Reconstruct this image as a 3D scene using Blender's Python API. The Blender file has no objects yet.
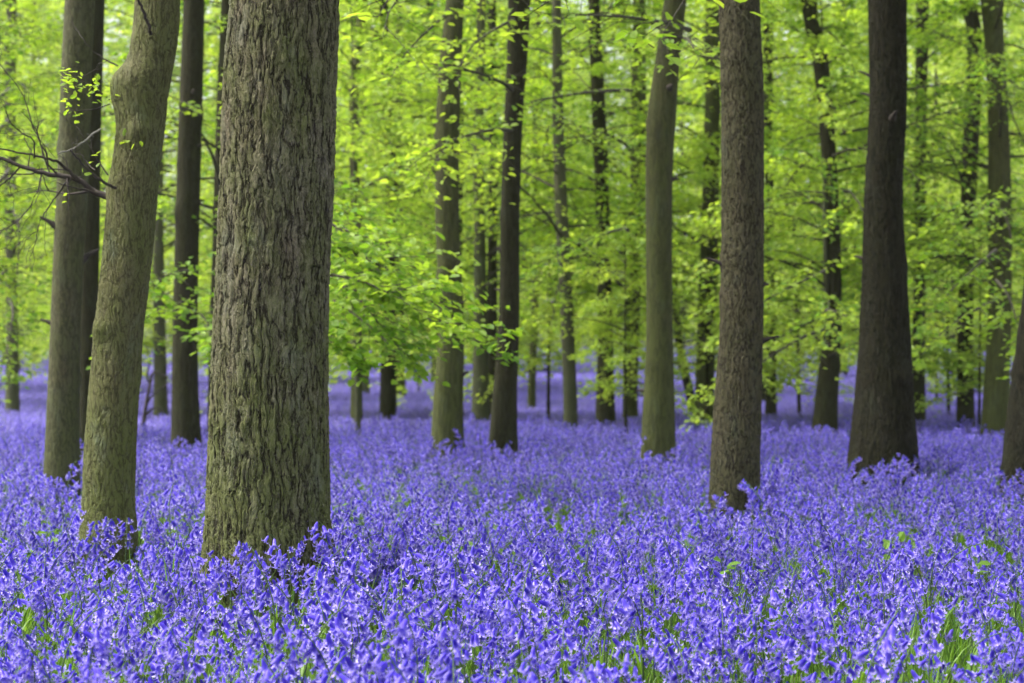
import bpy, math, random
import numpy as np
from math import radians as R, sin, cos, pi

SEED = 7
HAZE = 0.0004
rng = np.random.default_rng(SEED)
scene = bpy.context.scene
col = scene.collection

# ------------------------------------------------------------------ camera constants
F = 70.0 / 36.0 * 1024.0        # focal length in pixels
CAMZ = 1.10
HY = 365.0                      # horizon row of the photograph
FLW = 0.31                      # usual height of the flower heads


def ground(x, y):
    x = np.asarray(x, float); y = np.asarray(y, float)
    z = 0.015 * np.clip(y - 30, 0, 170)
    z = z + 0.030 * np.sin(x * 0.55 + 1.3) * np.sin(y * 0.31 + 0.4) + 0.022 * np.sin(x * 1.7 + y * 0.9)
    return z


def depth_of(yb):
    lo, hi = 2.0, 200.0
    for _ in range(60):
        m = (lo + hi) / 2
        z = FLW + 0.015 * max(0, m - 30)
        if HY + F * (CAMZ - z) / m > yb:
            lo = m
        else:
            hi = m
    return lo


# ------------------------------------------------------------------ helpers
def obj(name, mesh, parent=None, loc=None, rot=None, scale=None):
    o = bpy.data.objects.new(name, mesh)
    col.objects.link(o)
    if parent is not None:
        o.parent = parent
    if loc is not None:
        o.location = loc
    if rot is not None:
        o.rotation_euler = rot
    if scale is not None:
        o.scale = scale
    return o


def tag(o, label=None, cat=None, group=None, kind=None):
    if label: o['label'] = label
    if cat: o['category'] = cat
    if group: o['group'] = group
    if kind: o['kind'] = kind
    return o


class Soup:
    """collects arrays of verts / polygons, makes one mesh"""
    def __init__(s):
        s.v = []; s.f = []; s.m = []; s.t = []; s.n = 0

    def add(s, v, f, mat=0, t=0.0):
        v = np.asarray(v, float).reshape(-1, 3)
        f = np.asarray(f, int)
        s.v.append(v); s.f.append(f + s.n)
        s.m.append(np.full(len(f), mat, int))
        s.t.append(np.broadcast_to(np.asarray(t, float), (len(v),)).copy())
        s.n += len(v)

    def mesh(s, name, mats, smooth=True):
        me = bpy.data.meshes.new(name)
        v = np.concatenate(s.v)
        me.vertices.add(len(v)); me.vertices.foreach_set('co', v.ravel())
        starts, idx, mi, k = [], [], [], 0
        for f, m in zip(s.f, s.m):
            n = f.shape[1]
            starts.append(k + np.arange(len(f)) * n); k += len(f) * n
            idx.append(f.ravel()); mi.append(m)
        idx = np.concatenate(idx); starts = np.concatenate(starts); mi = np.concatenate(mi)
        me.loops.add(len(idx)); me.loops.foreach_set('vertex_index', idx.astype(np.int32))
        me.polygons.add(len(starts)); me.polygons.foreach_set('loop_start', starts.astype(np.int32))
        for m in mats: me.materials.append(m)
        me.polygons.foreach_set('material_index', mi.astype(np.int32))
        me.polygons.foreach_set('use_smooth', np.full(len(starts), smooth))
        a = me.attributes.new('tint', 'FLOAT', 'POINT')
        a.data.foreach_set('value', np.concatenate(s.t))
        me.update(calc_edges=True)
        return me


def tubes(polys, radii, sides=5):
    """polys (N,P,3), radii (N,P) -> verts, quads"""
    polys = np.asarray(polys, float); radii = np.asarray(radii, float)
    N, P, _ = polys.shape
    tan = np.gradient(polys, axis=1)
    tan /= np.linalg.norm(tan, axis=2, keepdims=True) + 1e-9
    ref = np.where(np.abs(tan[..., 2:3]) > 0.9, np.array([1., 0, 0]), np.array([0, 0, 1.]))
    u = np.cross(tan, ref); u /= np.linalg.norm(u, axis=2, keepdims=True) + 1e-9
    w = np.cross(tan, u)
    a = np.arange(sides) / sides * 2 * pi
    ring = u[:, :, None, :] * np.cos(a)[None, None, :, None] + w[:, :, None, :] * np.sin(a)[None, None, :, None]
    v = polys[:, :, None, :] + ring * radii[:, :, None, None]
    idx = np.arange(N * P * sides).reshape(N, P, sides)
    a0 = idx[:, :-1, :]; b0 = idx[:, 1:, :]
    a1 = np.roll(a0, -1, axis=2); b1 = np.roll(b0, -1, axis=2)
    q = np.stack([a0, a1, b1, b0], axis=-1).reshape(-1, 4)
    return v.reshape(-1, 3), q


# ------------------------------------------------------------------ materials
def nodes(name):
    m = bpy.data.materials.new(name); m.use_nodes = True
    nt = m.node_tree; nt.nodes.clear()
    out = nt.nodes.new('ShaderNodeOutputMaterial')
    return m, nt, out


def N(nt, t, **k):
    n = nt.nodes.new(t)
    for a, b in k.items():
        if a.startswith('i_'):
            n.inputs[a[2:].replace('_', ' ')].default_value = b
        else:
            setattr(n, a, b)
    return n


def ramp(nt, src, stops):
    r = nt.nodes.new('ShaderNodeValToRGB')
    e = r.color_ramp.elements
    while len(e) < len(stops): e.new(0.5)
    for i, (p, c) in enumerate(stops):
        e[i].position = p
        e[i].color = (c, c, c, 1) if not isinstance(c, tuple) else (*c, 1)
    nt.links.new(src, r.inputs[0])
    return r.outputs[0]


def mixc(nt, fac, a, b, mode='MIX'):
    m = nt.nodes.new('ShaderNodeMix'); m.data_type = 'RGBA'; m.blend_type = mode
    for s, val in ((0, fac), (6, a), (7, b)):
        if hasattr(val, 'links'):
            nt.links.new(val, m.inputs[s])
        elif isinstance(val, tuple):
            m.inputs[s].default_value = (*val, 1)
        else:
            m.inputs[s].default_value = val
    return m.outputs[2]


def math_(nt, op, a, b=0.0, c=None, clamp=False):
    m = nt.nodes.new('ShaderNodeMath'); m.operation = op; m.use_clamp = clamp
    for i, val in enumerate((a, b, c)):
        if val is None: continue
        if hasattr(val, 'links'): nt.links.new(val, m.inputs[i])
        else: m.inputs[i].default_value = val
    return m.outputs[0]


def leaf_mat(name, c0, c1, trans=0.5, rough=0.45, tcol=None, spec=0.3):
    m, nt, out = nodes(name)
    L = nt.links.new
    at = N(nt, 'ShaderNodeAttribute', attribute_name='tint')
    oi = N(nt, 'ShaderNodeObjectInfo')
    f = math_(nt, 'ADD', at.outputs['Fac'], math_(nt, 'MULTIPLY', math_(nt, 'SUBTRACT', oi.outputs['Random'], 0.5), 0.45))
    c = ramp(nt, f, [(0.0, c0), (1.0, c1)])
    bs = N(nt, 'ShaderNodeBsdfPrincipled', i_Roughness=rough)
    bs.inputs['Specular IOR Level'].default_value = spec
    L(c, bs.inputs['Base Color'])
    tr = N(nt, 'ShaderNodeBsdfTranslucent')
    L(mixc(nt, 1.0, c, tcol or (1.22, 1.20, 0.55), 'MULTIPLY'), tr.inputs['Color'])
    mx = N(nt, 'ShaderNodeMixShader'); mx.inputs[0].default_value = trans
    L(bs.outputs[0], mx.inputs[1]); L(tr.outputs[0], mx.inputs[2]); L(mx.outputs[0], out.inputs[0])
    return m


def petal_mat(name):
    m, nt, out = nodes(name); L = nt.links.new
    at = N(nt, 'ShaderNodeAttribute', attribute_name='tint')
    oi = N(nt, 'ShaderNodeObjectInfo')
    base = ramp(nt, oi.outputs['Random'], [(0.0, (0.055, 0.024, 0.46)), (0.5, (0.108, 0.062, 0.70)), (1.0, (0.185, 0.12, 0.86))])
    c = mixc(nt, at.outputs['Fac'], base, (0.56, 0.48, 0.96))  # tepals' own paler rim, with the highlight on lit tips mixed into the colour
    bs = N(nt, 'ShaderNodeBsdfPrincipled', i_Roughness=0.33)
    bs.inputs['Specular IOR Level'].default_value = 0.35
    L(c, bs.inputs['Base Color'])
    tr = N(nt, 'ShaderNodeBsdfTranslucent'); L(c, tr.inputs['Color'])
    mx = N(nt, 'ShaderNodeMixShader'); mx.inputs[0].default_value = 0.30
    L(bs.outputs[0], mx.inputs[1]); L(tr.outputs[0], mx.inputs[2]); L(mx.outputs[0], out.inputs[0])
    return m


def bark_mat(name, dark, mid, light, moss, lichen_amt=0.3, moss_top=1.2, scale=24.0, zs=0.20, disp=0.010, true_disp=False, red=0.3, crack=1.0):
    """furrowed bark: wavy upright cracks (zero lines of stretched noise) over a flaky grain"""
    m, nt, out = nodes(name); L = nt.links.new
    tc = N(nt, 'ShaderNodeTexCoord')
    n1 = N(nt, 'ShaderNodeTexNoise', i_Scale=9.0, i_Detail=4.0)
    L(tc.outputs['Object'], n1.inputs['Vector'])
    sub = N(nt, 'ShaderNodeVectorMath', operation='SUBTRACT'); sub.inputs[1].default_value = (0.5, 0.5, 0.5)
    L(n1.outputs['Color'], sub.inputs[0])
    sc_ = N(nt, 'ShaderNodeVectorMath', operation='MULTIPLY'); sc_.inputs[1].default_value = (0.05, 0.05, 0.12)
    L(sub.outputs[0], sc_.inputs[0])
    ad = N(nt, 'ShaderNodeVectorMath', operation='ADD')
    L(tc.outputs['Object'], ad.inputs[0]); L(sc_.outputs[0], ad.inputs[1])

    def noise(sx_, sz_, det, rough, loc=0.0, src=None):
        mp = N(nt, 'ShaderNodeMapping'); mp.inputs['Scale'].default_value = (sx_, sx_, sz_); mp.inputs['Location'].default_value = (loc, loc * 1.7, loc * .6)
        L(src or ad.outputs[0], mp.inputs[0])
        n = N(nt, 'ShaderNodeTexNoise', i_Scale=1.0, i_Detail=det, i_Roughness=rough)
        L(mp.outputs[0], n.inputs['Vector'])
        return n.outputs['Fac']

    def ridge(src, width):
        a_ = math_(nt, 'ABSOLUTE', math_(nt, 'SUBTRACT', src, 0.5))
        return ramp(nt, a_, [(0.0, 0.0), (width * 0.45, 0.55), (width, 1.0)])
    c1 = ridge(noise(scale, scale * zs, 2.5, 0.5), 0.10)
    c2 = ridge(noise(scale * 1.9, scale * zs * 2.2, 2.0, 0.5, 5.0), 0.10)
    brk = ramp(nt, noise(scale * 0.8, scale * 0.45, 2.0, 0.5, 11.0), [(0.46, 0.0), (0.66, 1.0)])     # cracks fade in and out
    c2 = math_(nt, 'MAXIMUM', c2, brk)
    brk1 = ramp(nt, noise(scale * 0.5, scale * 0.22, 2.0, 0.5, 17.0), [(0.60, 0.0), (0.78, 0.6)])
    c1 = math_(nt, 'MAXIMUM', c1, brk1)
    grain = noise(scale * 4.5, scale * 1.9, 5.0, 0.7, 3.0)
    broad = noise(scale * 0.45, scale * 0.06, 3.0, 0.5, 8.0)
    plate = math_(nt, 'MULTIPLY', c1, math_(nt, 'ADD', 0.35, math_(nt, 'MULTIPLY', c2, 0.65)))
    h = math_(nt, 'ADD', math_(nt, 'MULTIPLY', plate, 0.75 * crack),
              math_(nt, 'ADD', math_(nt, 'MULTIPLY', broad, 0.45), math_(nt, 'MULTIPLY', grain, 0.62)))
    big = N(nt, 'ShaderNodeTexNoise', i_Scale=2.3, i_Detail=4.0, i_Roughness=0.6)
    L(tc.outputs['Object'], big.inputs['Vector'])
    c = mixc(nt, ramp(nt, grain, [(0.36, 0.0), (0.62, 1.0)]), mid, light)
    c = mixc(nt, math_(nt, 'MULTIPLY', ramp(nt, big.outputs['Fac'], [(0.46, 0.0), (0.64, 1.0)]), min(1.0, red * 2)), c, mixc(nt, 1.0, c, (0.86, 0.62, 0.54), 'MULTIPLY'))
    bm = noise(8.0, 3.0, 6.0, 0.7, 3.0, tc.outputs['Object'])
    sx = N(nt, 'ShaderNodeSeparateXYZ'); L(tc.outputs['Object'], sx.inputs[0])
    mz = math_(nt, 'MULTIPLY', math_(nt, 'SUBTRACT', moss_top, sx.outputs['Z']), 1.0 / max(moss_top, 0.1), clamp=True)
    mossf = math_(nt, 'MULTIPLY', ramp(nt, math_(nt, 'ADD', bm, math_(nt, 'MULTIPLY', mz, 0.33)), [(0.39, 0.0), (0.68, 1.0)]), 0.85)
    c = mixc(nt, mossf, c, moss)
    lm = noise(5.5, 2.4, 7.0, 0.72, 9.0, tc.outputs['Object'])
    lf = math_(nt, 'MULTIPLY', ramp(nt, lm, [(0.53, 0.0), (0.66, 1.0)]), lichen_amt)
    c = mixc(nt, lf, c, tuple(0.55 * l_ + 0.45 * k_ for l_, k_ in zip(light, (0.15, 0.22, 0.17))))
    # cracks take the darker bark colour
    c = mixc(nt, ramp(nt, plate, [(0.10, 0.9 * crack), (0.65, 0.0)]), c, dark)
    # pale flakes on the ridges
    c = mixc(nt, ramp(nt, noise(scale * 5.5, scale * 3.5, 3.0, 0.6, 23.0), [(0.60, 0.0), (0.72, 0.55)]), c, tuple(min(1, x * 1.5) for x in light))
    bs = N(nt, 'ShaderNodeBsdfPrincipled', i_Roughness=0.9)
    bs.inputs['Specular IOR Level'].default_value = 0.2
    L(c, bs.inputs['Base Color']); L(bs.outputs[0], out.inputs[0])
    if true_disp:
        dn = N(nt, 'ShaderNodeDisplacement'); dn.inputs['Midlevel'].default_value = 1.1; dn.inputs['Scale'].default_value = disp
        L(h, dn.inputs['Height']); L(dn.outputs[0], out.inputs['Displacement'])
        m.displacement_method = 'BOTH'
    else:
        b = N(nt, 'ShaderNodeBump'); b.inputs['Distance'].default_value = disp; b.inputs['Strength'].default_value = 1.0
        L(h, b.inputs['Height']); L(b.outputs[0], bs.inputs['Normal'])
    return m


def flat_mat(name, c, rough=0.8, noise=None, spec=0.3):
    m, nt, out = nodes(name); L = nt.links.new
    bs = N(nt, 'ShaderNodeBsdfPrincipled', i_Roughness=rough)
    bs.inputs['Specular IOR Level'].default_value = spec
    if noise:
        tc = N(nt, 'ShaderNodeTexCoord'); n = N(nt, 'ShaderNodeTexNoise', i_Scale=noise[1], i_Detail=6.0, i_Roughness=0.7)
        L(tc.outputs['Object'], n.inputs['Vector'])
        L(ramp(nt, n.outputs['Fac'], [(0.35, c), (0.65, noise[0])]), bs.inputs['Base Color'])
    else:
        bs.inputs['Base Color'].default_value = (*c, 1)
    L(bs.outputs[0], out.inputs[0])
    return m


M = {}
M['petal'] = petal_mat('petal')
M['stem'] = leaf_mat('stem', (0.045, 0.07, 0.035), (0.11, 0.20, 0.05), 0.15)
M['blade'] = leaf_mat('blade', (0.06, 0.16, 0.02), (0.22, 0.40, 0.06), 0.45)
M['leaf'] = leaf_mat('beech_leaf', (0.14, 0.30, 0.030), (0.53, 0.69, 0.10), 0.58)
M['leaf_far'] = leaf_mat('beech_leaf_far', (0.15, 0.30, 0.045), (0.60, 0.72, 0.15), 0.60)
M['wood'] = flat_mat('branch_wood', (0.035, 0.030, 0.022), noise=((0.075, 0.07, 0.045), 9))
M['dead'] = flat_mat('dead_wood', (0.03, 0.024, 0.022), noise=((0.075, 0.06, 0.05), 14))
M['palewood'] = flat_mat('pale_dead_wood', (0.28, 0.27, 0.24), noise=((0.16, 0.14, 0.12), 25))
M['soil'] = flat_mat('soil', (0.035, 0.028, 0.015), noise=((0.06, 0.085, 0.02), 3.0), rough=1.0)
M['barkA'] = bark_mat('bark_old', (0.018, 0.014, 0.009), (0.108, 0.100, 0.062), (0.235, 0.215, 0.145), (0.125, 0.146, 0.042), 0.40, 1.4, 33, 0.15, 0.018, True, 0.14)
M['barkB'] = bark_mat('bark_leaning', (0.034, 0.031, 0.014), (0.106, 0.104, 0.048), (0.174, 0.169, 0.086), (0.124, 0.144, 0.040), 0.6, 1.2, 46, 0.24, 0.009, True, 0.15, 0.75)
M['barkC'] = bark_mat('bark_grey_brown', (0.028, 0.026, 0.014), (0.080, 0.077, 0.042), (0.133, 0.128, 0.072), (0.087, 0.099, 0.035), 0.3, 1.2, 44, 0.20, 0.008, False, 0.15, 0.7)
M['barkS'] = bark_mat('bark_brown', (0.012, 0.009, 0.006), (0.059, 0.052, 0.030), (0.118, 0.107, 0.063), (0.069, 0.069, 0.031), 0.3, 0.6, 44, 0.26, 0.011, True, 0.12, 0.9)
M['barkU'] = bark_mat('bark_dark', (0.007, 0.007, 0.003), (0.016, 0.014, 0.008), (0.032, 0.029, 0.016), (0.024, 0.025, 0.010), 0.12, 0.6, 34, 0.16, 0.013, True, 0.15, 1.0)
M['barkG'] = bark_mat('bark_beech_green', (0.025, 0.026, 0.011), (0.056, 0.056, 0.023), (0.087, 0.088, 0.038), (0.080, 0.093, 0.027), 0.25, 2.5, 24, 0.12, 0.009, False, 0.15, 0.55)
M['barkD'] = bark_mat('bark_beech_dark', (0.009, 0.009, 0.004), (0.025, 0.023, 0.011), (0.043, 0.040, 0.020), (0.035, 0.037, 0.014), 0.12, 1.5, 28, 0.14, 0.009, False, 0.15, 0.55)
M['barkP'] = bark_mat('bark_beech_grey', (0.033, 0.031, 0.019), (0.070, 0.068, 0.041), (0.107, 0.104, 0.067), (0.082, 0.091, 0.044), 0.35, 1.5, 28, 0.14, 0.004, False, 0.1, 0.25)


# ------------------------------------------------------------------ foliage
def leaf_soup(sp, pos, dirv, nrm, size, tint, mat=0, fold=0.18, width=0.30):
    """six-vertex folded leaves; all (n,3)"""
    dirv = dirv / (np.linalg.norm(dirv, axis=1, keepdims=True) + 1e-9)
    side = np.cross(nrm, dirv); side /= np.linalg.norm(side, axis=1, keepdims=True) + 1e-9
    up = np.cross(dirv, side)
    s = size[:, None]
    w = width
    b = pos
    L1 = pos + dirv * s * 0.30 + side * s * w + up * s * fold * w
    L2 = pos + dirv * s * 0.72 + side * s * w * 0.82 + up * s * fold * w
    T = pos + dirv * s * 1.0 - up * s * 0.06
    R2 = pos + dirv * s * 0.72 - side * s * w * 0.82 + up * s * fold * w
    R1 = pos + dirv * s * 0.30 - side * s * w + up * s * fold * w
    v = np.stack([b, L1, L2, T, R2, R1], axis=1).reshape(-1, 3)
    n = len(pos)
    o = np.arange(n)[:, None] * 6
    q = np.concatenate([o + np.array([[0, 3, 2, 1]]), o + np.array([[0, 5, 4, 3]])], axis=1).reshape(-1, 4)
    sp.add(v, q, mat, np.repeat(tint, 6))


def foliage(r, S, az, Lb, rise, droop, M_=20, K=13, lsize=0.075, gap=0.35, twig=True):
    """boughs from start points S (N,3). returns leaf arrays and wood arrays"""
    Nn = len(S)
    d = np.stack([np.cos(az), np.sin(az), np.zeros(Nn)], 1)
    perp = np.stack([-np.sin(az), np.cos(az), np.zeros(Nn)], 1)
    wob = r.uniform(-0.25, 0.25, (Nn, 1))

    def P(t):   # t (N,k)
        z = (rise[:, None] * t - droop[:, None] * t * t) * Lb[:, None]
        lat = np.sin(t * 3.0 + wob * 9) * wob * Lb[:, None] * 0.5 - np.sin(wob * 9) * wob * Lb[:, None] * 0.5
        return S[:, None, :] + d[:, None, :] * (t * Lb[:, None])[..., None] + perp[:, None, :] * lat[..., None] + np.array([0, 0, 1.]) * z[..., None]
    ts = np.linspace(0, 1, 8)[None, :].repeat(Nn, 0)
    wood = [(P(ts), (0.004 + 0.0062 * Lb[:, None]) * (1.06 - ts), 5)]
    t = np.clip(np.linspace(0.14, 1.0, M_)[None, :] + r.uniform(-.02, .02, (Nn, M_)), 0, 1)
    B = P(t)                                                       # N,M,3
    sgn = np.where(np.arange(M_) % 2 == 0, 1., -1.)[None, :].repeat(Nn, 0)
    ang = sgn * r.uniform(0.6, 1.15, (Nn, M_)) * (1.05 - 0.6 * t)
    ta = az[:, None] + ang
    tl = Lb[:, None] * (0.14 + 0.34 * (1 - t) ** 0.7) * r.uniform(0.6, 1.25, (Nn, M_))
    tz = r.uniform(-0.60, 0.42, (Nn, M_))
    td = np.stack([np.cos(ta), np.sin(ta), tz], -1)
    td /= np.linalg.norm(td, axis=-1, keepdims=True)
    if twig:
        tt = np.linspace(0, 1, 4)
        tp = B[:, :, None, :] + td[:, :, None, :] * (tl[..., None] * tt)[..., None]
        tp[..., 2] -= (0.12 * tl[..., None] * tt ** 2)
        wood.append((tp.reshape(-1, 4, 3), np.broadcast_to((0.0035 * (1.15 - tt))[None, :], (Nn * M_, 4)), 3))
    s = (np.arange(K) + 0.6) / K
    s = np.clip(s[None, None, :] + r.uniform(-.03, .03, (Nn, M_, K)), 0, 1)
    Lp = B[:, :, None, :] + td[:, :, None, :] * (tl[..., None] * s)[..., None]
    Lp[..., 2] -= 0.12 * tl[..., None] * s ** 2
    Lp += r.normal(0, 0.018, Lp.shape)
    ls = np.where(np.arange(K) % 2 == 0, 1., -1.)[None, None, :] * r.uniform(0.4, 1.2, (Nn, M_, K))
    la = ta[..., None] + ls
    ld = np.stack([np.cos(la), np.sin(la), r.uniform(-0.75, 0.15, la.shape)], -1)
    nr = np.stack([r.normal(0, .60, la.shape), r.normal(0, .60, la.shape), np.ones_like(la)], -1)
    Lp = Lp.reshape(-1, 3); ld = ld.reshape(-1, 3); nr = nr.reshape(-1, 3)
    bt = r.uniform(-0.22, 0.22, (Nn, 1, 1)) + r.uniform(-0.1, 0.1, (Nn, M_, 1))
    tint = np.clip(0.5 + bt + r.normal(0, 0.15, la.shape), 0, 1).reshape(-1)
    # clumpy gaps
    g = (np.sin(Lp[:, 0] * 3.1 + 1.7 * np.sin(Lp[:, 2] * 4.1)) * np.sin(Lp[:, 1] * 2.7 + 1.3 * np.sin(Lp[:, 0] * 2.3)) * np.sin(Lp[:, 2] * 5.3 + Lp[:, 0]))
    keep = r.uniform(0, 1, len(Lp)) > gap + 0.5 * g
    Lp, ld, nr, tint = Lp[keep], ld[keep], nr[keep], tint[keep]
    size = lsize * r.uniform(0.65, 1.2, len(Lp))
    return (Lp, ld, nr, size, tint), wood


def crown_arrays(r, axis, zmin, zmax, nb, Lmin, Lmax, lsize, M_=20, K=13, gap=0.35, twig=False, azr=None):
    z = zmin + (zmax - zmin) * (np.arange(nb) + r.uniform(0, 1, nb)) / nb
    S = axis(z)
    az = r.uniform(0, 2 * pi, nb) if azr is None else r.uniform(azr[0], azr[1], nb)
    frac = (z - zmin) / max(zmax - zmin, 1e-3)
    shape = np.sin(np.clip(0.35 + frac * 0.75, 0, 1) * pi) ** 0.6
    Lb = r.uniform(Lmin, Lmax, nb) * (0.45 + 0.55 * shape)
    rise = r.uniform(-0.05, 0.75, nb); droop = r.uniform(0.15, 0.8, nb)
    return foliage(r, S, az, Lb, rise, droop, M_, K, lsize, gap, twig)


def foliage_meshes(name, leaves, wood, leafmat):
    sp = Soup()
    leaf_soup(sp, *leaves)
    cm = sp.mesh(name + '_crown', [leafmat], smooth=False)
    wp = Soup()
    for p, rad, sides in wood:
        v, q = tubes(p, rad, sides); wp.add(v, q)
    wm = wp.mesh(name + '_branches', [M['wood']])
    return cm, wm


def merge_fol(parts):
    lv = [np.concatenate([p[0][k] for p in parts]) for k in range(5)]
    wd = sum([p[1] for p in parts], [])
    return lv, wd


# ------------------------------------------------------------------ trees traced from the photograph
def tree_profile(rows, yb, d, H, dense):
    """returns function z-> (x, r) in world, from pixel rows (y, xl, xr) at depth d"""
    rows = sorted(rows)                                   # top row first
    z = np.array([CAMZ + (HY - y) / F * d for y, a, b in rows])[::-1]
    x = np.array([((a + b) / 2 - 512) / F * d for y, a, b in rows])[::-1]
    r = np.array([(b - a) / 2 / F * d for y, a, b in rows])[::-1]
    return z, x, r


def smooth_interp(zq, z, v):
    # monotone-ish cubic (Catmull) interpolation on uneven knots
    z = np.asarray(z); v = np.asarray(v)
    if len(z) == 1: return np.full_like(zq, v[0])
    m = np.gradient(v, z)
    i = np.clip(np.searchsorted(z, zq) - 1, 0, len(z) - 2)
    h = z[i + 1] - z[i]; t = np.clip((zq - z[i]) / h, 0, 1)
    h00 = 2 * t ** 3 - 3 * t ** 2 + 1; h10 = t ** 3 - 2 * t ** 2 + t; h01 = -2 * t ** 3 + 3 * t ** 2; h11 = t ** 3 - t ** 2
    return h00 * v[i] + h10 * h * m[i] + h01 * v[i + 1] + h11 * h * m[i + 1]


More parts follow.
